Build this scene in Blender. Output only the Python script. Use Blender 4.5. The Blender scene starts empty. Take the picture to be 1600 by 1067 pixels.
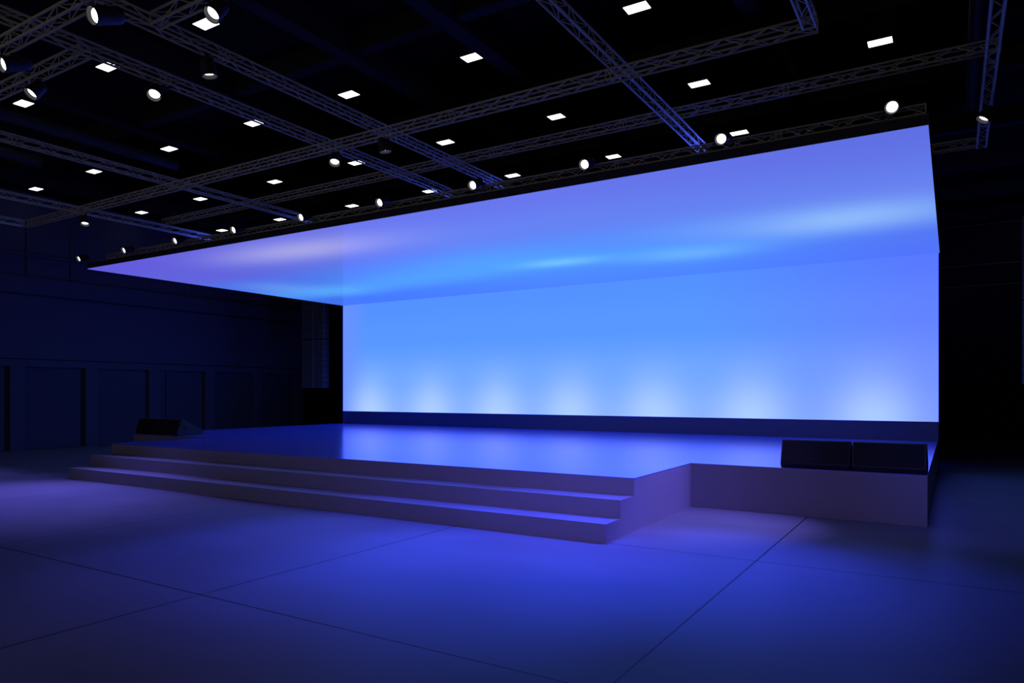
import bpy, bmesh, math, random
from mathutils import Vector, Matrix
random.seed(4)
PI = math.pi
scene = bpy.context.scene
C = scene.collection

# ------------------------------------------------------------------ helpers
def lin(r, g, b):
    def f(c):
        c /= 255.0
        return c / 12.92 if c <= 0.04045 else ((c + 0.055) / 1.055) ** 2.4
    return (f(r), f(g), f(b), 1.0)

def obj(name, bm, mat, parent=None, smooth=False):
    me = bpy.data.meshes.new(name)
    bmesh.ops.recalc_face_normals(bm, faces=bm.faces[:])
    if smooth:
        for f in bm.faces:
            f.smooth = True
    bm.to_mesh(me)
    bm.free()
    if mat:
        me.materials.append(mat)
    o = bpy.data.objects.new(name, me)
    C.objects.link(o)
    if parent is not None:
        o.parent = parent
        o.matrix_parent_inverse = Matrix.Translation(-Vector(parent.location)) if parent.rotation_euler[2] == 0 else parent.matrix_basis.inverted()
    return o

def empty(name, label, cat, loc=(0, 0, 0), group=None):
    o = bpy.data.objects.new(name, None)
    o.empty_display_size = 0.1
    C.objects.link(o)
    o.location = loc
    tag(o, label, cat, group)
    return o

def tag(o, label=None, cat=None, group=None, kind=None):
    if label: o['label'] = label
    if cat: o['category'] = cat
    if group: o['group'] = group
    if kind: o['kind'] = kind
    return o

def copy_tree(root, loc):
    r = root.copy(); C.objects.link(r); r.location = loc
    for ch in root.children:
        c = ch.copy(); C.objects.link(c); c.parent = r
        for g in ch.children:
            d = g.copy(); C.objects.link(d); d.parent = c
    return r

def box(bm, x0, x1, y0, y1, z0, z1, bev=0.0):
    b = bmesh.new()
    vs = [b.verts.new((x, y, z)) for x in (x0, x1) for y in (y0, y1) for z in (z0, z1)]
    for q in ((0, 1, 3, 2), (4, 6, 7, 5), (0, 4, 5, 1), (2, 3, 7, 6), (0, 2, 6, 4), (1, 5, 7, 3)):
        b.faces.new([vs[i] for i in q])
    if bev:
        bmesh.ops.bevel(b, geom=b.edges[:], offset=bev, segments=2, affect='EDGES', profile=0.5)
    merge(bm, b)

def merge(bm, b, mat=None):
    if mat is not None:
        bmesh.ops.transform(b, matrix=mat, verts=b.verts[:])
    t = bpy.data.meshes.new('t')
    b.to_mesh(t); b.free()
    bm.from_mesh(t)
    bpy.data.meshes.remove(t)

def tube(bm, p, q, r, n=6):
    p, q = Vector(p), Vector(q)
    d = q - p
    m = Matrix.Translation((p + q) / 2) @ d.to_track_quat('Z', 'Y').to_matrix().to_4x4()
    b = bmesh.new()
    bmesh.ops.create_cone(b, cap_ends=True, segments=n, radius1=r, radius2=r, depth=d.length)
    merge(bm, b, m)

def prism(bm, poly, axis, a0, a1, bev=0.0):
    """poly: 2-D outline; axis 'x': poly=(y,z) swept along x; axis 'z': poly=(x,y) swept along z"""
    b = bmesh.new()
    def P(u, v, a):
        return (a, u, v) if axis == 'x' else (u, v, a)
    lo = [b.verts.new(P(u, v, a0)) for u, v in poly]
    hi = [b.verts.new(P(u, v, a1)) for u, v in poly]
    b.faces.new(lo); b.faces.new(hi)
    n = len(poly)
    for i in range(n):
        b.faces.new((lo[i], lo[(i + 1) % n], hi[(i + 1) % n], hi[i]))
    bmesh.ops.recalc_face_normals(b, faces=b.faces[:])
    if bev:
        bmesh.ops.bevel(b, geom=b.edges[:], offset=bev, segments=2, affect='EDGES', profile=0.5)
    merge(bm, b)

def lathe(bm, prof, mat=None, n=24):
    """prof: (radius, z) list around z"""
    b = bmesh.new()
    rings = []
    for r, z in prof:
        if r < 1e-6:
            rings.append([b.verts.new((0, 0, z))])
        else:
            rings.append([b.verts.new((r * math.cos(2 * PI * k / n), r * math.sin(2 * PI * k / n), z)) for k in range(n)])
    for A, B in zip(rings, rings[1:]):
        for k in range(n):
            k2 = (k + 1) % n
            if len(A) == 1 and len(B) == 1: continue
            if len(A) == 1: b.faces.new((A[0], B[k], B[k2]))
            elif len(B) == 1: b.faces.new((A[k], A[k2], B[0]))
            else: b.faces.new((A[k], A[k2], B[k2], B[k]))
    merge(bm, b, mat)

# ------------------------------------------------------------------ materials
class NT:
    """small node-graph writer"""
    def __init__(s, name):
        s.m = bpy.data.materials.new(name); s.m.use_nodes = True
        s.t = s.m.node_tree; s.t.nodes.clear()
        s.out = s.t.nodes.new('ShaderNodeOutputMaterial')
    def n(s, typ, **kw):
        d = s.t.nodes.new(typ)
        for k, v in kw.items(): setattr(d, k, v)
        return d
    def l(s, a, b): s.t.links.new(a, b)
    def math(s, op, a, b=None, clamp=False):
        d = s.n('ShaderNodeMath', operation=op); d.use_clamp = clamp
        for i, v in enumerate((a, b)):
            if v is None: continue
            if isinstance(v, (int, float)): d.inputs[i].default_value = v
            else: s.l(v, d.inputs[i])
        return d.outputs[0]
    def mix(s, f, a, b):
        d = s.n('ShaderNodeMix', data_type='RGBA')
        for i, v in ((0, f), (6, a), (7, b)):
            if isinstance(v, (int, float, tuple)): d.inputs[i].default_value = v
            else: s.l(v, d.inputs[i])
        return d.outputs[2]
    def ramp(s, f, stops, interp='EASE'):
        d = s.n('ShaderNodeValToRGB'); s.l(f, d.inputs[0])
        e = d.color_ramp; e.interpolation = interp
        while len(e.elements) < len(stops): e.elements.new(0.5)
        for el, (p, c) in zip(e.elements, stops): el.position = p; el.color = c
        return d.outputs[0]
    def gauss(s, u, v, u0, v0, su, sv, amp=1.0):
        a = s.math('POWER', s.math('ABSOLUTE', s.math('DIVIDE', s.math('SUBTRACT', u, u0), su)), 2.0)
        b = s.math('POWER', s.math('ABSOLUTE', s.math('DIVIDE', s.math('SUBTRACT', v, v0), sv)), 2.0)
        e = s.math('POWER', 2.718, s.math('MULTIPLY', s.math('ADD', a, b), -1.0))
        return s.math('MULTIPLY', e, amp)
    def bsdf(s, col, rough=0.6, spec=0.5, metal=0.0):
        p = s.n('ShaderNodeBsdfPrincipled')
        if isinstance(col, tuple): p.inputs['Base Color'].default_value = col
        else: s.l(col, p.inputs['Base Color'])
        p.inputs['Roughness'].default_value = rough
        p.inputs['Specular IOR Level'].default_value = spec
        p.inputs['Metallic'].default_value = metal
        s.l(p.outputs[0], s.out.inputs[0])
        return p

def flat(name, col, rough=0.6, spec=0.5, metal=0.0, var=0.12, scale=8.0, ior=1.5):
    """plain surface with slight procedural variation"""
    t = NT(name)
    tc = t.n('ShaderNodeTexCoord'); no = t.n('ShaderNodeTexNoise')
    no.inputs['Scale'].default_value = scale; no.inputs['Detail'].default_value = 3
    t.l(tc.outputs['Object'], no.inputs['Vector'])
    dk = tuple(c * (1 - var) for c in col[:3]) + (1,)
    lt = tuple(min(1, c * (1 + var)) for c in col[:3]) + (1,)
    t.bsdf(t.mix(no.outputs[0], dk, lt), rough, spec, metal).inputs['IOR'].default_value = ior
    return t.m

def emit(name, col, s):
    t = NT(name)
    e = t.n('ShaderNodeEmission'); e.inputs[0].default_value = col; e.inputs[1].default_value = s
    t.l(e.outputs[0], t.out.inputs[0])
    return t.m

def floor_mat():
    t = NT('concrete_slabs')
    tc = t.n('ShaderNodeTexCoord'); sp = t.n('ShaderNodeSeparateXYZ')
    t.l(tc.outputs['Object'], sp.inputs[0])
    def joint(c, off):   # saw-cut joints every 3.4 m
        f = t.math('FRACT', t.math('DIVIDE', t.math('SUBTRACT', c, off), 3.4))
        d = t.math('MINIMUM', f, t.math('SUBTRACT', 1.0, f))
        return t.math('LESS_THAN', d, 0.0075 / 3.4)
    j = t.math('MAXIMUM', joint(sp.outputs[0], -4.95 - 34), joint(sp.outputs[1], 3.42 - 34))
    n1 = t.n('ShaderNodeTexNoise'); n1.inputs['Scale'].default_value = 0.9; n1.inputs['Detail'].default_value = 6
    mp = t.n('ShaderNodeMapping'); mp.inputs['Scale'].default_value = (1, 2.2, 1)
    t.l(tc.outputs['Object'], mp.inputs[0]); t.l(mp.outputs[0], n1.inputs['Vector'])
    n2 = t.n('ShaderNodeTexNoise'); n2.inputs['Scale'].default_value = 40; n2.inputs['Detail'].default_value = 3
    t.l(tc.outputs['Object'], n2.inputs['Vector'])
    base = t.mix(n1.outputs[0], FLOOR_A, FLOOR_B)
    base = t.mix(t.math('MULTIPLY', n2.outputs[0], 0.15), base, (0.10, 0.10, 0.12, 1))
    base = t.mix(j, base, (0.012, 0.012, 0.015, 1))
    p = t.bsdf(base, FLOOR_ROUGH, FLOOR_SPEC)
    p.inputs['IOR'].default_value = 1.17
    r = t.math('ADD', t.math('MULTIPLY', n1.outputs[0], 0.10), FLOOR_ROUGH - 0.05)
    t.l(r, p.inputs['Roughness'])
    bp = t.n('ShaderNodeBump'); bp.inputs['Strength'].default_value = 0.05; bp.inputs['Distance'].default_value = 0.01
    t.l(n2.outputs[0], bp.inputs['Height']); t.l(bp.outputs[0], p.inputs['Normal'])
    return t.m

FLOOR_A = (0.12, 0.12, 0.14, 1); FLOOR_B = (0.18, 0.175, 0.20, 1)
FLOOR_ROUGH = 0.42; FLOOR_SPEC = 0.5

def led_mat(name, build, strength, rough, spec):
    """an LED surface: the picture it shows is its emission; a dark glossy face over it"""
    t = NT(name)
    uv = t.n('ShaderNodeUVMap'); sp = t.n('ShaderNodeSeparateXYZ')
    t.l(uv.outputs[0], sp.inputs[0])
    col = build(t, sp.outputs[0], sp.outputs[1])
    p = t.bsdf((0.01, 0.01, 0.012, 1), rough, spec)
    t.l(col, p.inputs['Emission Color']); p.inputs['Emission Strength'].default_value = strength
    return t.m

WALL_BLUE = 3.2
X0, X1 = -16.45, -0.23
YW, YF, ZC, ZS = 16.41, 8.555, 4.33, 0.99
def cu(x): return (x - X0) / (X1 - X0)
def cv(y): return (y - YF) / (YW - YF)

def canopy_img(t, u, v):
    # violet at the front edge, azure through the middle, deeper blue along the rear seam
    left = t.ramp(v, [(0.0, lin(100, 92, 222)), (0.25, lin(98, 100, 222)), (0.5, lin(76, 116, 236)), (0.68, lin(78, 148, 250)), (0.86, lin(64, 116, 240)), (1.0, lin(66, 114, 238))])
    right = t.ramp(v, [(0.0, lin(104, 118, 234)), (0.22, lin(102, 130, 238)), (0.45, lin(88, 140, 244)), (0.62, lin(78, 150, 248)), (0.8, lin(76, 136, 246)), (1.0, lin(76, 130, 246))])
    far = t.ramp(v, [(0.0, lin(96, 112, 226)), (0.3, lin(102, 128, 236)), (0.5, lin(100, 138, 238)), (0.75, lin(82, 118, 236)), (1.0, lin(80, 114, 236))])
    c = t.mix(t.math('DIVIDE', t.math('SUBTRACT', u, 0.12), 0.4, True), left, right)
    c = t.mix(t.math('DIVIDE', t.math('SUBTRACT', u, 0.72), 0.25, True), c, far)
    for x, y, sx, sy, amp, co in (
            (-10.8, 9.6, 2.1, 0.75, 0.68, lin(186, 182, 236)),
            (-15.1, 12.75, 1.0, 0.95, 0.45, lin(120, 170, 246)),
            (-14.3, 13.9, 1.2, 0.8, 0.6, lin(92, 176, 255)),
            (-7.15, 13.35, 0.95, 0.42, 0.95, lin(122, 200, 255)),
            (-8.3, 12.6, 2.4, 1.0, 0.55, lin(80, 170, 255)),
            (-4.45, 13.9, 1.25, 0.75, 0.75, lin(110, 182, 252)),
            (-1.5, 12.4, 1.5, 0.95, 0.9, lin(146, 190, 246)),
            (-3.4, 12.0, 1.4, 0.8, 0.3, lin(118, 168, 248)),
            (-10.9, 13.2, 2.2, 0.9, 0.45, lin(84, 168, 255))):
        c = t.mix(t.gauss(u, v, cu(x), cv(y), sx / (X1 - X0), sy / (YW - YF), amp), c, co)
    return c

def wall_img(t, u, v):
    mid = t.ramp(v, [(0.0, lin(124, 166, 255)), (0.3, lin(104, 158, 255)), (0.65, lin(82, 144, 252)), (1.0, lin(78, 138, 250))])
    edge = t.ramp(v, [(0.0, lin(112, 142, 242)), (0.3, lin(104, 136, 246)), (0.65, lin(92, 124, 240)), (1.0, lin(82, 114, 236))])
    e = t.math('DIVIDE', t.math('SUBTRACT', u, 0.70), 0.28, True)
    c = t.mix(e, mid, edge)
    c = t.mix(t.math('DIVIDE', t.math('SUBTRACT', 0.07, u), 0.07, True), c, lin(100, 138, 250))
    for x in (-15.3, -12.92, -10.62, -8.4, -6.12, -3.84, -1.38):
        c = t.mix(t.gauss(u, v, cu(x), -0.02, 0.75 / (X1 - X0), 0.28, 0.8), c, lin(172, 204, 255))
    # the diodes drive blue far harder than red and green
    d = t.n('ShaderNodeMix', data_type='RGBA', blend_type='MULTIPLY'); d.inputs[0].default_value = 1.0
    t.l(c, d.inputs[6]); d.inputs[7].default_value = (1.14, 1.12, WALL_BLUE, 1)
    return d.outputs[2]

M = dict(
    floor=floor_mat(),
    wall=flat('wall_paint', (0.05, 0.05, 0.08, 1), 0.75, 0.3, var=0.08, scale=3),
    panel=flat('wall_panel_paint', (0.04, 0.04, 0.065, 1), 0.7, 0.3, var=0.08, scale=3),
    black=flat('black_paint', (0.010, 0.010, 0.012, 1), 0.7, 0.2),
    ceil=flat('ceiling_paint', (0.004, 0.004, 0.004, 1), 0.85, 0.1),
    beam=flat('beam_paint', (0.013, 0.013, 0.015, 1), 0.75, 0.2),
    duct=flat('duct_metal', (0.03, 0.03, 0.036, 1), 0.6, 0.3),
    curtain=flat('black_velvet', (0.006, 0.006, 0.008, 1), 0.95, 0.05),
    alu=flat('truss_aluminium', (0.42, 0.38, 0.24, 1), 0.55, 0.4),
    fascia=flat('fascia_laminate', (0.018, 0.018, 0.022, 1), 0.6, 0.3),
    deck=flat('stage_deck_gloss_light_tint', (0.08, 0.085, 0.45, 1), 0.18, 0.5, var=0.06, scale=2, ior=2.8),  # blue of the canopy light put into the deck's base colour
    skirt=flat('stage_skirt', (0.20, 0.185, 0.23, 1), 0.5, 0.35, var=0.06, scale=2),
    plinth=flat('plinth_gloss', (0.035, 0.045, 0.18, 1), 0.25, 0.5, var=0.05),
    wedge=flat('monitor_paint', (0.010, 0.0095, 0.011, 1), 0.6, 0.35),
    grille=flat('monitor_grille', (0.008, 0.0078, 0.008, 1), 0.75, 0.2, var=0.35, scale=300),
    spot=flat('lamp_housing', (0.020, 0.020, 0.024, 1), 0.5, 0.2),
    rim=flat('lamp_rim', (0.010, 0.010, 0.012, 1), 0.5, 0.2),
    rail=flat('rail_steel', (0.20, 0.18, 0.10, 1), 0.5, 0.4),
    line=flat('array_paint', (0.11, 0.11, 0.13, 1), 0.5, 0.4),
    linegr=flat('array_grille', (0.07, 0.07, 0.085, 1), 0.6, 0.3, var=0.3, scale=120),
    lens=emit('lamp_lens', (1.0, 0.97, 0.95, 1), 3.5),
    panel_light=emit('panel_diffuser', (0.94, 1.0, 0.975, 1), 2.6),
    blue_lens=emit('blue_lens', (0.05, 0.09, 1.0, 1), 6.0),
    canopy=led_mat('led_ceiling_picture', canopy_img, 0.98, 0.08, 0.0015),
    screen=led_mat('led_wall_picture', wall_img, 1.0, 0.3, 0.15),
)

# ------------------------------------------------------------------ setting
def struct(name, bm, m, parent=None, smooth=False):
    o = obj(name, bm, m, parent, smooth)
    o['kind'] = 'structure'
    return o

XL, YB, ZT = -21.44, 27.0, 7.06
b = bmesh.new(); box(b, XL - 0.6, 9, -5, YB + 0.3, -0.2, 0)
struct('floor', b, M['floor'])
b = bmesh.new(); box(b, XL - 0.6, 9, -5, YB + 0.3, ZT, ZT + 0.2)
struct('ceiling', b, M['ceil'])
b = bmesh.new(); box(b, XL - 0.6, 9, YB, YB + 0.3, 0, ZT)
struct('wall_back', b, M['black'])
b = bmesh.new(); box(b, 9, 9.3, -5, YB + 0.3, 0, ZT)
struct('wall_right', b, M['black'])

# left wall: lower bays between piers, stepped horizontal bands above
b = bmesh.new()
box(b, XL - 0.6, XL - 0.16, -5, YB, 0, ZT)                     # back plane
PY = [3.3, 5.25, 7.2, 9.15, 11.1, 13.02, 15.0, 16.92, 18.85]
for y in PY:
    box(b, XL - 0.16, XL, y, y + 0.36, 0, 2.28)                # piers
box(b, XL - 0.16, XL, -5, 19.3, 2.28, 2.47)                    # lintel
box(b, XL - 0.16, XL - 0.02, -5, 19.3, 2.50, 2.97)
box(b, XL - 0.16, XL - 0.045, -5, 19.3, 2.97, 4.22)
box(b, XL - 0.16, XL - 0.01, -5, 19.3, 4.27, 4.74)
for y in (5.0, 9.6, 10.75, 14.6, 19.0):
    box(b, XL - 0.16, XL - 0.125, y, y + 0.08, 4.74, 6.3)        # slim posts of the upper wall
box(b, XL - 0.16, XL - 0.05, -5, 19.3, 5.32, 5.38)
struct('wall_left', b, M['wall'])
for i, y in enumerate(PY[2:-1]):
    y0, y1 = y + 0.36, PY[i + 3]
    b = bmesh.new()
    if abs(y - 13.02) < 0.01:                                   # bay with a narrow service leaf
        box(b, XL - 0.16, XL - 0.11, y0 + 0.02, y0 + 0.24, 0.02, 2.24)
        box(b, XL - 0.16, XL - 0.11, y0 + 0.28, y1 - 0.10, 0.02, 2.24)
    elif abs(y - 11.1) < 0.01:
        box(b, XL - 0.16, XL - 0.11, y0 + 0.05, y1 - 0.02, 0.02, 2.24)
    else:
        box(b, XL - 0.16, XL - 0.11, y0 + 0.05, y1 - 0.10, 0.02, 2.24)
    struct('door_%d' % (i + 1), b, M['panel'])

# ceiling beams
K = 0.7311
k = 1
for y in (8.03, 10.93, 13.8, 16.7, 19.6, 22.5, 25.4):
    b = bmesh.new(); box(b, XL, 9, y - 0.1, y + 0.1, 6.74, ZT)
    struct('trim_%d' % k, b, M['beam']); k += 1
for x in (-19.2, -16.35, -13.5, -10.7, -7.85, -5.95, -2.3, 2.9):
    b = bmesh.new(); box(b, x - 0.13, x + 0.13, 4.0, YB, 6.66, ZT)
    struct('trim_%d' % k, b, M['beam']); k += 1

# ------------------------------------------------------------------ stage
XL_S, XR_S, YN, YG, SD, SH = -13.66, -3.05, 7.55, 9.606, 0.383, 0.6
t = empty('stage_platform', 'wide low stage platform with glossy deck tinted with its blue light and grey-violet sides', 'stage', (-8.34, 12.0, 0))
outline = [(X0, YW + 0.45), (X0, YG), (XL_S, YG), (XL_S, YN), (XR_S, YN), (XR_S, YG), (X1 - 0.015, YG), (X1 - 0.015, YW + 0.45)]
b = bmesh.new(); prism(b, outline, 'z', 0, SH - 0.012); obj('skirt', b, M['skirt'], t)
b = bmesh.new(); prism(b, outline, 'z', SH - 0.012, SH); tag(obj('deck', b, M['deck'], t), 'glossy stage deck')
t = empty('stage_steps', 'full-width pair of grey-violet steps along the stage front', 'steps', (-8.34, 7.2, 0))
b = bmesh.new(); box(b, XL_S, XR_S, YN - 2 * SD, YN - 0.001, 0, 0.2); obj('step', b, M['skirt'], t)
b = bmesh.new(); box(b, XL_S, XR_S, YN - SD, YN - 0.001, 0.2, 0.4); obj('step', b, M['skirt'], t)

# ------------------------------------------------------------------ LED wall, plinth, canopy
b = bmesh.new(); box(b, X0, X1, YW, YW + 0.4, SH, ZS - 0.004)
tag(obj('screen_plinth', b, M['plinth']), 'long dark navy plinth under the glowing back screen', 'plinth')

def quad(bm, pts, uvs):
    vs = [bm.verts.new(p) for p in pts]
    f = bm.faces.new(vs)
    ul = bm.loops.layers.uv.verify()
    for lp, uvc in zip(f.loops, uvs): lp[ul].uv = uvc
    return f

def led_face(name, pts, uvs, th, mat, parent):
    """front face carries the picture in UVs, th gives it thickness behind"""
    bm = bmesh.new()
    quad(bm, pts, uvs)
    ul = bm.loops.layers.uv.verify()
    base = list(bm.verts)
    r = bmesh.ops.extrude_face_region(bm, geom=bm.faces[:])
    vs = [g for g in r['geom'] if isinstance(g, bmesh.types.BMVert)]
    bmesh.ops.translate(bm, vec=th, verts=vs)
    # give the slim edge faces the uv of the border
    def uv_of(co):
        i = min(range(4), key=lambda q: (Vector(pts[q]) - co).length_squared)
        return uvs[i]
    for f in bm.faces:
        for lp in f.loops:
            lp[ul].uv = uv_of(lp.vert.co)
    return obj(name, bm, mat, parent)

t = empty('back_screen', 'huge glowing blue display wall standing at the rear of the stage', 'screen', (-8.34, YW, ZS))
led_face('display', [(X0, YW, ZS), (X1, YW, ZS), (X1, YW, ZC), (X0, YW, ZC)], [(0, 0), (1, 0), (1, 1), (0, 1)], (0, 0.02, 0), M['screen'], t)
b = bmesh.new(); box(b, X0, X1, YW + 0.021, YW + 0.4, ZS, ZC + 0.12); obj('housing', b, M['black'], t)

t = empty('overhead_screen', 'glowing blue-violet display canopy jutting out over the stage', 'canopy', (-8.34, 12.4, ZC))
XC1 = X1 + 0.02
led_face('display', [(X0, YF, ZC), (XC1, YF, ZC), (XC1, YW - 0.002, ZC), (X0, YW - 0.002, ZC)], [(0, 0), (1, 0), (1, 1), (0, 1)], (0, 0, 0.012), M['canopy'], t)
b = bmesh.new()
box(b, X0, XC1, YF, YF + 0.03, ZC + 0.013, ZC + 0.128)
box(b, X0, X0 + 0.03, YF + 0.03, YW, ZC + 0.013, ZC + 0.128)
box(b, XC1 - 0.03, XC1, YF + 0.03, YW, ZC + 0.013, ZC + 0.128)
obj('fascia', b, M['fascia'], t)
b = bmesh.new(); box(b, X0 + 0.031, XC1 - 0.031, YF + 0.031, YW, ZC + 0.013, ZC + 0.11); obj('top_cover', b, M['black'], t)

# ------------------------------------------------------------------ side curtain and rails
b = bmesh.new()
n = 72; xs = [XL + 0.02 + (4.9 * i / n) for i in range(n + 1)]
rows = []
for zz in (0.0, 5.0):
    rows.append(([b.verts.new((x, 19.32 + 0.05 * math.sin(i * 1.3) + 0.02 * math.sin(i * 2.9), zz)) for i, x in enumerate(xs)],
                 [b.verts.new((x, 19.36 + 0.05 * math.sin(i * 1.3) + 0.02 * math.sin(i * 2.9), zz)) for i, x in enumerate(xs)]))
(f0, k0), (f1, k1) = rows
for i in range(n):
    b.faces.new((f0[i], f0[i + 1], f1[i + 1], f1[i])); b.faces.new((k0[i + 1], k0[i], k1[i], k1[i + 1]))
    b.faces.new((f1[i], f1[i + 1], k1[i + 1], k1[i])); b.faces.new((f0[i + 1], f0[i], k0[i], k0[i + 1]))
b.faces.new((f0[0], f1[0], k1[0], k0[0])); b.faces.new((f0[n], k0[n], k1[n], f1[n]))
tag(obj('stage_curtain', b, M['curtain'], smooth=True), 'pleated black curtain hanging behind the speaker column left of the big screen', 'curtain')

for z, lab in ((6.88, 'topmost thin steel rail on the black wall right of the screen'),
               (5.62, 'middle thin steel rail on the black wall right of the screen'),
               (4.96, 'lowest thin steel rail on the black wall right of the screen')):
    b = bmesh.new(); tube(b, (-6, YB - 0.06, z), (8.9, YB - 0.06, z), 0.014, 8)
    for x in (-5, -2, 1, 4, 7):
        tube(b, (x, YB + 0.0, z), (x, YB - 0.06, z), 0.01, 6)
    tag(obj('wall_rail', b, M['rail']), lab, 'rail', 'rails on the back wall')

# ------------------------------------------------------------------ line arrays
def line_array(xa, xb, z0, z1, label):
    t = empty('line_array_speaker', label, 'speaker', ((xa + xb) / 2, 17.03, z0), 'tall speaker columns beside the screen')
    n = 9; h = (z1 - z0) / n; xm = (xa + xb) / 2
    for i in range(n):
        za, zb = z0 + i * h + 0.006, z0 + (i + 1) * h - 0.006
        b = bmesh.new()
        prism(b, [(xa + 0.02, 17.15), (xa, 16.95), (xb, 16.95), (xb - 0.02, 17.15)], 'z', za, zb, 0.006)
        c = obj('cabinet', b, M['line'], t)
        b = bmesh.new()
        for xs_, xe in ((xa + 0.05, xm - 0.03), (xm + 0.03, xb - 0.12)):
            m = 4
            for q in range(m):
                u = za + 0.012 + (zb - za - 0.024) * q / m
                prism(b, [(16.95, u), (16.936, u + 0.004), (16.944, u + (zb - za - 0.024) / m - 0.004), (16.95, u + (zb - za - 0.024) / m)], 'x', xs_, xe)
        obj('grille', b, M['linegr'], c)
    b = bmesh.new()
    box(b, xm - 0.02, xm + 0.02, 16.925, 16.95, z0 - (0.03 if z0 > 3 else -0.01), z1 - 0.002)
    obj('rigging_bar', b, M['line'], t)
    return t
for (xa, xb, side) in ((-18.93, -17.83, 'left'), (1.157, 2.257, 'right')):
    line_array(xa, xb, 1.73, 3.355, 'lower hanging speaker column %s of the big screen' % side)
    u = line_array(xa, xb, 3.385, 5.0, 'upper hanging speaker column %s of the big screen' % side)
    b = bmesh.new()
    box(b, xa + 0.05, xb - 0.05, 16.98, 17.12, 5.0, 5.06)
    for x in (xa + 0.2, xb - 0.2): tube(b, (x, 17.05, 5.06), (x, 17.05, ZT), 0.012, 8)
    obj('flying_frame', b, M['black'], u)

# ------------------------------------------------------------------ wedge monitors
PROF = [(9.662, 0.602), (9.632, 0.662), (9.745, 0.955), (9.80, 0.960), (10.27, 0.705), (10.28, 0.602)]
def wedge(xa, xb, label, handle):
    t = empty('floor_monitor', label, 'speaker', ((xa + xb) / 2, 9.95, 0.602), 'wedge monitors on the stage wings')
    b = bmesh.new(); prism(b, PROF, 'x', xa, xb, 0.008); obj('cabinet', b, M['wedge'], t)
    # metal grille on the face towards the hall, dark kick strip under it
    y0, z0, y1, z1 = 9.637, 0.676, 9.739, 0.942
    nrm = Vector((0, -(z1 - z0), (y1 - y0))).normalized() * 0.006
    b = bmesh.new()
    prism(b, [(y0, z0), (y1, z1), (y1 + nrm.y, z1 + nrm.z), (y0 + nrm.y, z0 + nrm.z)], 'x', xa + 0.02, xb - 0.02)
    obj('grille', b, M['grille'], t)
    for s, x in ((-1, xa), (1, xb)):
        b = bmesh.new(); box(b, x - 0.004, x + 0.004, 9.80, 9.88, 0.72, 0.80)
        obj('handle', b, M['black'], t)
    return t
wedge(-1.885, -1.072, 'dark wedge monitor on the right stage wing, nearer the inner corner', 1)
wedge(-1.052, -0.252, 'dark wedge monitor on the right stage wing, at the outer edge', 1)
wedge(-16.43, -15.62, 'dark wedge monitor on the far left stage wing, at the outer edge', 1)
wedge(-15.60, -14.79, 'dark wedge monitor on the far left stage wing, with its side handle showing', 1)

# ------------------------------------------------------------------ trusses
S = 0.1
def truss(axis, p0, p1, c, zb, label, pitch=0.2, caps=(True, True)):
    """box truss along x or y from p0 to p1, centred on c, bottom chord centres at zb"""
    h = S / 2
    loc = (((p0 + p1) / 2, c, zb) if axis == 'x' else (c, (p0 + p1) / 2, zb))
    t = empty('lighting_truss', label, 'truss', loc, 'lighting trusses')
    def P(a, u, z): return (a, c + u, z) if axis == 'x' else (c + u, a, z)
    cor = [(-h, zb), (h, zb), (h, zb + S), (-h, zb + S)]
    for u, z in cor:
        b = bmesh.new(); tube(b, P(p0, u, z), P(p1, u, z), 0.0115, 8)
        obj('chord', b, M['alu'], t, True)
    n = max(2, round((p1 - p0) / pitch)); d = (p1 - p0) / n
    for f in range(4):
        A, B = cor[f], cor[(f + 1) % 4]
        b = bmesh.new()
        for i in range(n):
            q, r = (A, B) if (i + f) % 2 else (B, A)
            tube(b, P(p0 + i * d, *q), P(p0 + (i + 1) * d, *r), 0.0050, 5)
        # frames at the ends and at every section joint (2 m)
        a = p0
        ends = [p0 + 0.004, p1 - 0.004]
        j = p0 + 2.0
        while j < p1 - 0.3:
            ends += [j - 0.025, j + 0.025]; j += 2.0
        for e in ends:
            tube(b, P(e, *A), P(e, *B), 0.0055, 5)
        obj('brace', b, M['alu'], t)
    return t
ZL, ZM, ZH = 4.70, 4.84, 4.98
truss('x', -14.93, -0.99, 6.617, ZL, 'longest near cross truss, spanning left corner to right corner before the canopy')
truss('y', 0.5, 6.5553, -1.042, ZL, 'short truss dropping to the right-hand corner at the top of the picture')
truss('y', 0.5, 6.5553, -14.88, ZL, 'short truss at far left meeting the corner above the dark wall')
truss('y', 0.5, 11.4, -2.895, ZM, 'bright blue lit truss running steeply to the canopy edge, nearest to the camera')
truss('y', 0.5, 11.4, -6.13, ZM, 'second truss from the right that runs towards the canopy')
truss('y', 0.5, 11.4, -7.11, ZM, 'truss running towards the canopy past the two half-hidden ceiling panels')
truss('y', 0.5, 11.4, -10.49, ZM, 'second truss from the left that runs towards the canopy')
truss('y', 0.5, 11.4, -13.52, ZM, 'leftmost truss that runs on to the canopy edge')
truss('y', 0.5, 11.40, 0.335, ZM, 'truss at the far right running past the canopy end, a spotlight hung on it')
truss('x', -0.9, 0.273, 11.3, ZM, 'short cross truss just right of the canopy side')
truss('x', -13.62, 0.42, 8.59, ZH, 'rear cross truss laid over the others, in front of the canopy edge')
truss('x', X0 + 0.75, X1, 8.62, 4.473, 'slim truss lying along the canopy front edge behind its spotlights')
truss('x', -9.2, -5.95, 3.107, ZL, 'big nearest truss in the upper left corner of the picture')
truss('x', -10.4, -7.18, 3.715, ZM, 'truss at the left picture edge below the nearest one')
truss('x', -2.83, 0.273, 3.74, ZM, 'cross truss above the near floor, out over the viewer')
truss('x', -6.06, -2.962, 3.74, ZM, 'near cross truss at the top with a spotlight at its lower side')

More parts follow.
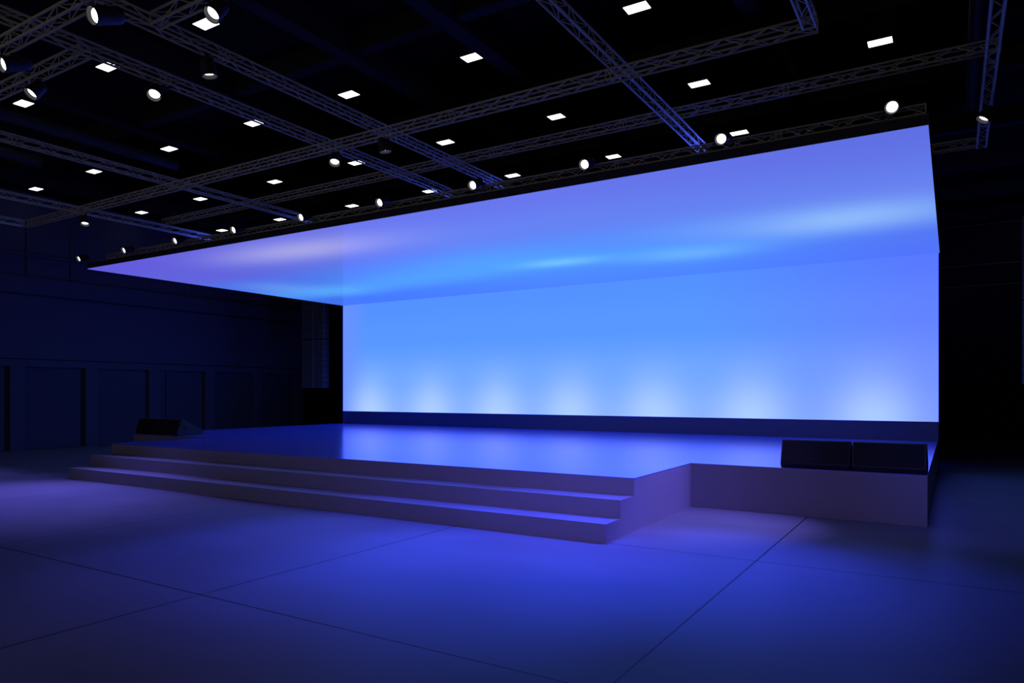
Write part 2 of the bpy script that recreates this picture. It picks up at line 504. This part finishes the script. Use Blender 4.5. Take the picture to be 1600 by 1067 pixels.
# ------------------------------------------------------------------ ceiling panels
def pan(x, y, label):
    t = empty('ceiling_light', label, 'light', (x, y, 7.0), 'flat ceiling panel lights')
    hx, hy = 0.168, 0.105
    b = bmesh.new(); box(b, x - hx - 0.012, x + hx + 0.012, y - hy - 0.012, y + hy + 0.012, 7.002, ZT - 0.001, 0.004)
    obj('housing', b, M['black'], t)
    b = bmesh.new(); box(b, x - hx, x + hx, y - hy, y + hy, 6.996, 7.006)
    obj('diffuser', b, M['panel_light'], t)
COL = [-28.44, -24.54, -20.31, -16.4, -12.8, -9.05, -5.18, -1.3]
ROW = [8.97, 12.97, 16.95, 20.75]
ORD = ['first', 'second', 'third', 'fourth', 'fifth', 'sixth', 'seventh', 'eighth']
VIS = {0: [2, 3, 4], 1: [0, 1, 2, 3, 4, 5, 6], 2: [0, 1, 2, 3, 4, 5, 6, 7], 3: [0, 1, 2, 3, 4, 5, 6]}
RN = ['nearest row', 'second nearest row', 'third nearest row', 'row just above the canopy edge']
for r, cols in VIS.items():
    for i, cI in enumerate(cols):
        pan(COL[cI] * K, ROW[r] * K, 'white rectangular ceiling panel, %s from the left in the %s' % (ORD[i], RN[r]))
pan(1.82, 25.95, 'lone white ceiling panel at the right picture edge beyond the screen')

# ------------------------------------------------------------------ spotlights
SPOT_COL = (0.19, 0.16, 1.0)
def spot(lens, d, top, label, power, size=0.15, group='truss spotlights', col=None, cone=80, L=0.235, beam=None):
    """lens: centre of the lens, d: aim, top: (x, y, z) where the yoke is clamped"""
    lens, d, top = Vector(lens), Vector(d).normalized(), Vector(top)
    t = empty('spotlight', label, 'spotlight', tuple(lens), group)
    R = size / 2
    m = Matrix.Translation(lens) @ d.to_track_quat('-Z', 'Y').to_matrix().to_4x4()   # local -z is the aim
    b = bmesh.new()
    lathe(b, [(0, L), (R * 0.55, L), (R * 0.86, L - 0.02), (R * 0.92, L - 0.05), (R * 0.92, 0.03), (R, 0.022), (R, -0.028), (R * 0.88, -0.028), (R * 0.84, 0.012), (0, 0.012)], m)
    obj('housing', b, M['spot'], t, False)
    b = bmesh.new()
    lathe(b, [(R * 0.89, -0.031), (R * 1.02, -0.031), (R * 1.02, -0.024), (R * 0.89, -0.024), (R * 0.89, -0.031)], m)
    obj('rim', b, M['rim'], t, True)
    b = bmesh.new()
    lathe(b, [(0, 0.004), (R * 0.4, 0.000), (R * 0.72, 0.004), (R * 0.72, 0.010), (0, 0.010)], m)
    obj('lens', b, M['lens'], t, True)
    # yoke: two side arms and a bridge, clamped to the truss
    piv = lens - d * (L * 0.5)
    side = d.cross(Vector((0, 0, 1)))
    side = Vector((1, 0, 0)) if side.length < 0.2 else side.normalized()
    up = (top - piv).normalized()
    b = bmesh.new()
    hh = max(0.05, min((top - piv).length - 0.02, R + 0.03))
    for s in (-1, 1):
        tube(b, piv + side * s * (R * 0.9), piv + side * s * (R + 0.012), 0.014, 8)
        tube(b, piv + side * s * (R + 0.012), piv + side * s * (R + 0.012) + up * hh, 0.007, 6)
    tube(b, piv + side * (R + 0.018) + up * hh, piv - side * (R + 0.018) + up * hh, 0.007, 6)
    tube(b, piv + up * hh, top, 0.008, 8)
    tube(b, top - Vector((0.02, 0, 0)), top + Vector((0.02, 0, 0)), 0.018, 8)
    obj('yoke', b, M['spot'], t)
    if power:
        ld = bpy.data.lights.new('spot_lamp', 'SPOT')
        ld.energy = power; ld.color = col or SPOT_COL
        ld.spot_size = math.radians(cone); ld.spot_blend = 1.0; ld.shadow_soft_size = 0.05
        lo = bpy.data.objects.new('spot_lamp', ld); C.objects.link(lo)
        lo.matrix_world = Matrix.Translation(lens + d * 0.045) @ (Vector(beam) if beam else d).to_track_quat('-Z', 'Y').to_matrix().to_4x4()
        lo.parent = t; lo.matrix_parent_inverse = Matrix.Translation(-lens)
    return t

BLUE, LAV = (0.035, 0.065, 1.0), (0.19, 0.16, 1.0)
EDGE = [(450, BLUE), (1800, BLUE), (2900, BLUE), (1700, BLUE), (420, BLUE), (420, LAV), (300, BLUE), (800, LAV), (500, LAV), (600, LAV)]
for i in range(10):
    x = -0.53 - i * 1.7622
    pos = ['first', 'second', 'third', 'fourth', 'fifth', 'sixth', 'seventh', 'eighth', 'ninth', 'tenth'][i]
    pw, cl = EDGE[i]
    bm_ = {0: (-0.15, -1, -2.4), 1: (0.1, -1, -2.5), 2: (0.1, -1, -1.7), 3: (0.1, -1, -1.6)}.get(i, (0, -1, -1.5))
    spot((x, 8.35, 4.525), (0.0, -1, -0.45), (x, 8.535, 4.565), '%s spotlight from the right in the row along the canopy edge' % pos, pw, col=cl, cone=48 if i < 4 else 44, beam=bm_, group='spotlights along the canopy edge', L=0.2)
spot((-5.77, 3.062, 4.55), (0.03, -1, -0.45), (-5.80, 3.15, 4.665), 'large dark spotlight seen from the side at the top, left of the near cross truss', 60)
spot((-7.33, 3.08, 4.55), (0.03, -1, -0.45), (-7.35, 3.15, 4.665), 'dark spotlight cut by the left picture edge under the nearest truss', 60)
spot((-5.14, 3.67, 4.67), (0.0, -0.62, -0.78), (-5.14, 3.72, 4.808), 'bright tilted spotlight at the top, right above a big ceiling panel', 60, L=0.15)
spot((-8.10, 3.66, 4.67), (0.0, -0.62, -0.78), (-8.10, 3.71, 4.808), 'bright tilted spotlight at the left edge, just above a ceiling panel', 60, L=0.15)
spot((-7.10, 4.37, 4.69), (0.40, -0.45, -0.8), (-7.11, 4.47, 4.808), 'round bright spotlight alone below the truss with half-hidden panels', 60, L=0.12)
spot((-12.83, 6.63, 4.52), (0.3, -0.2, -0.93), (-12.87, 6.66, 4.668), 'small bright downlight hung below the far left end of the long cross truss', 1500, col=LAV, cone=66, beam=(0.25, -0.3, -1), L=0.125)
spot((-6.78, 6.615, 4.55), (0.3, -0.4, -0.87), (-6.82, 6.66, 4.668), 'bright round spotlight hung below the middle of the long cross truss', 80, L=0.125)
spot((-6.13, 4.33, 4.66), (0.10, 0.13, -0.98), (-6.13, 4.30, 4.808), 'dark spotlight pointing away, hung under the upper left truss', 60, L=0.145)
spot((-5.92, 6.615, 4.55), (0.10, 0.13, -0.98), (-5.92, 6.58, 4.668), 'dark spotlight pointing at the stage below the long cross truss', 80, L=0.125)
spot((0.307, 9.68, 4.68), (-0.5, -0.2, -0.84), (0.335, 9.72, 4.808), 'spotlight hung on the far right truss, aimed down', 2600, col=(0.21, 0.165, 1.0), cone=36, beam=(-0.67, -0.27, -1), L=0.13)

# same row carried on overhead: unseen spots added to light stage and floor
spot((-2.10, 3.66, 4.67), (-0.12, 0.74, -0.68), (-2.10, 3.72, 4.808), 'added unseen spotlight over the near floor, aimed at the inner corner of the stage', 420, col=(0.26, 0.18, 1.0), L=0.15, cone=60)
spot((-0.3, 3.66, 4.67), (-0.62, 0.55, -0.5), (-0.3, 3.72, 4.808), 'added unseen spotlight over the near floor at right, aimed across the stage steps', 1200, col=LAV, L=0.15, cone=60)

spot((0.12, 3.66, 4.67), (0.09, 1.0, -0.6), (0.12, 3.72, 4.808), 'added unseen spotlight over the near floor, aimed past the right end of the stage', 800, col=(0.1, 0.12, 1.0), L=0.15, cone=32)

# ------------------------------------------------------------------ blue uplights on the canopy roof
for i, (x, p) in enumerate(((-1.75, 26), (-2.75, 60), (-6.0, 26), (-7.2, 26), (-10.4, 18), (-13.3, 40))):
    y, z = 9.55, ZC + 0.112
    t = empty('blue_uplight', 'small blue uplight on the canopy roof, %s from the right' % ORD[i], 'uplight', (x, y, z), 'blue uplights on the canopy roof')
    b = bmesh.new(); box(b, x - 0.07, x + 0.07, y - 0.05, y + 0.05, z, z + 0.05, 0.006); obj('housing', b, M['black'], t)
    b = bmesh.new(); box(b, x - 0.05, x + 0.05, y - 0.035, y + 0.035, z + 0.05, z + 0.054); obj('lens', b, M['blue_lens'], t)
    ld = bpy.data.lights.new('uplight_lamp', 'SPOT'); ld.energy = p; ld.color = (0.05, 0.08, 1.0)
    ld.spot_size = math.radians(150); ld.spot_blend = 0.6; ld.shadow_soft_size = 0.04
    lo = bpy.data.objects.new('uplight_lamp', ld); C.objects.link(lo)
    lo.location = (x, y, z + 0.06)
    lo.rotation_euler = Vector((0, -1, 0.55)).to_track_quat('-Z', 'Y').to_euler()
    lo.parent = t; lo.matrix_parent_inverse = Matrix.Translation(-Vector((x, y, z)))

for x, y, side, p in ((-16.85, 16.35, 'left', 110), (-0.55, 17.35, 'right', 500)):  # unseen lamps added to throw blue onto the speaker columns
    z = 0.0
    t = empty('added_floor_wash', 'added unseen blue floor wash lamp at the rear of the stage by the %s speaker column' % side, 'uplight', (x, y, z), 'added blue wash lamps by the screen')
    b = bmesh.new(); box(b, x - 0.1, x + 0.1, y - 0.07, y + 0.07, 0, 0.12, 0.008); obj('housing', b, M['black'], t)
    b = bmesh.new(); box(b, x - 0.08, x + 0.08, y - 0.05, y + 0.05, 0.12, 0.126); obj('lens', b, M['blue_lens'], t)
    ld = bpy.data.lights.new('added_wash_lamp', 'SPOT'); ld.energy = p; ld.color = (0.03, 0.05, 1.0)
    ld.spot_size = math.radians(170); ld.spot_blend = 0.5; ld.shadow_soft_size = 0.3
    lo = bpy.data.objects.new('added_wash_lamp', ld); C.objects.link(lo)
    lo.location = (x, y, 0.14); lo.rotation_euler = (math.radians(180), 0, 0)
    lo.parent = t; lo.matrix_parent_inverse = Matrix.Translation(-Vector((x, y, z)))

# ------------------------------------------------------------------ ducts
def round_duct(x, y0, y1, z, r, label):
    t = empty('air_duct', label, 'duct', (x, (y0 + y1) / 2, z), 'ceiling ducts')
    b = bmesh.new(); tube(b, (x, y0, z), (x, y1, z), r, 28); obj('pipe', b, M['duct'], t, False)
    for y in (y1 - 1.0, y1 - 0.02):
        b = bmesh.new(); tube(b, (x, y - 0.02, z), (x, y + 0.02, z), r + 0.015, 28); obj('flange', b, M['duct'], t, False)
    b = bmesh.new()
    for y in (y0 + 1.5, y1 - 0.6): tube(b, (x, y, z + r - 0.01), (x, y, ZT), 0.012, 6)
    obj('hanger', b, M['black'], t)
round_duct(0.275, 4.0, 13.9, 6.3, 0.10, 'round dark duct running above the far right truss')
round_duct(-13.7, 4.0, 8.9, 6.3, 0.12, 'dark duct under the ceiling at left, nearer the camera')
round_duct(-15.9, 4.0, 7.3, 6.3, 0.12, 'dark duct under the ceiling at far left, nearer the wall')

# ------------------------------------------------------------------ world, camera, view
w = bpy.data.worlds.new('hall_dark'); scene.world = w; w.use_nodes = True
w.node_tree.nodes['Background'].inputs[0].default_value = (1.0, 0.93, 0.88, 1)
w.node_tree.nodes['Background'].inputs[1].default_value = 0.17

cam = bpy.data.cameras.new('camera'); co = bpy.data.objects.new('camera', cam); C.objects.link(co)
cam.sensor_fit = 'HORIZONTAL'; cam.sensor_width = 36.0
cam.lens = 1112.55 / 1600 * 36.0
cam.shift_y = (613.85 - 533.5) / 1600.0
cam.clip_end = 200; cam.clip_start = 0.05
co.location = (0, 0, 1.5613)
co.rotation_euler = (math.radians(90), 0, math.radians(31.7233))
scene.camera = co
v = scene.view_settings
v.view_transform = 'Standard'; v.look = 'None'; v.exposure = 0.0; v.gamma = 1.0
v.use_curve_mapping = False
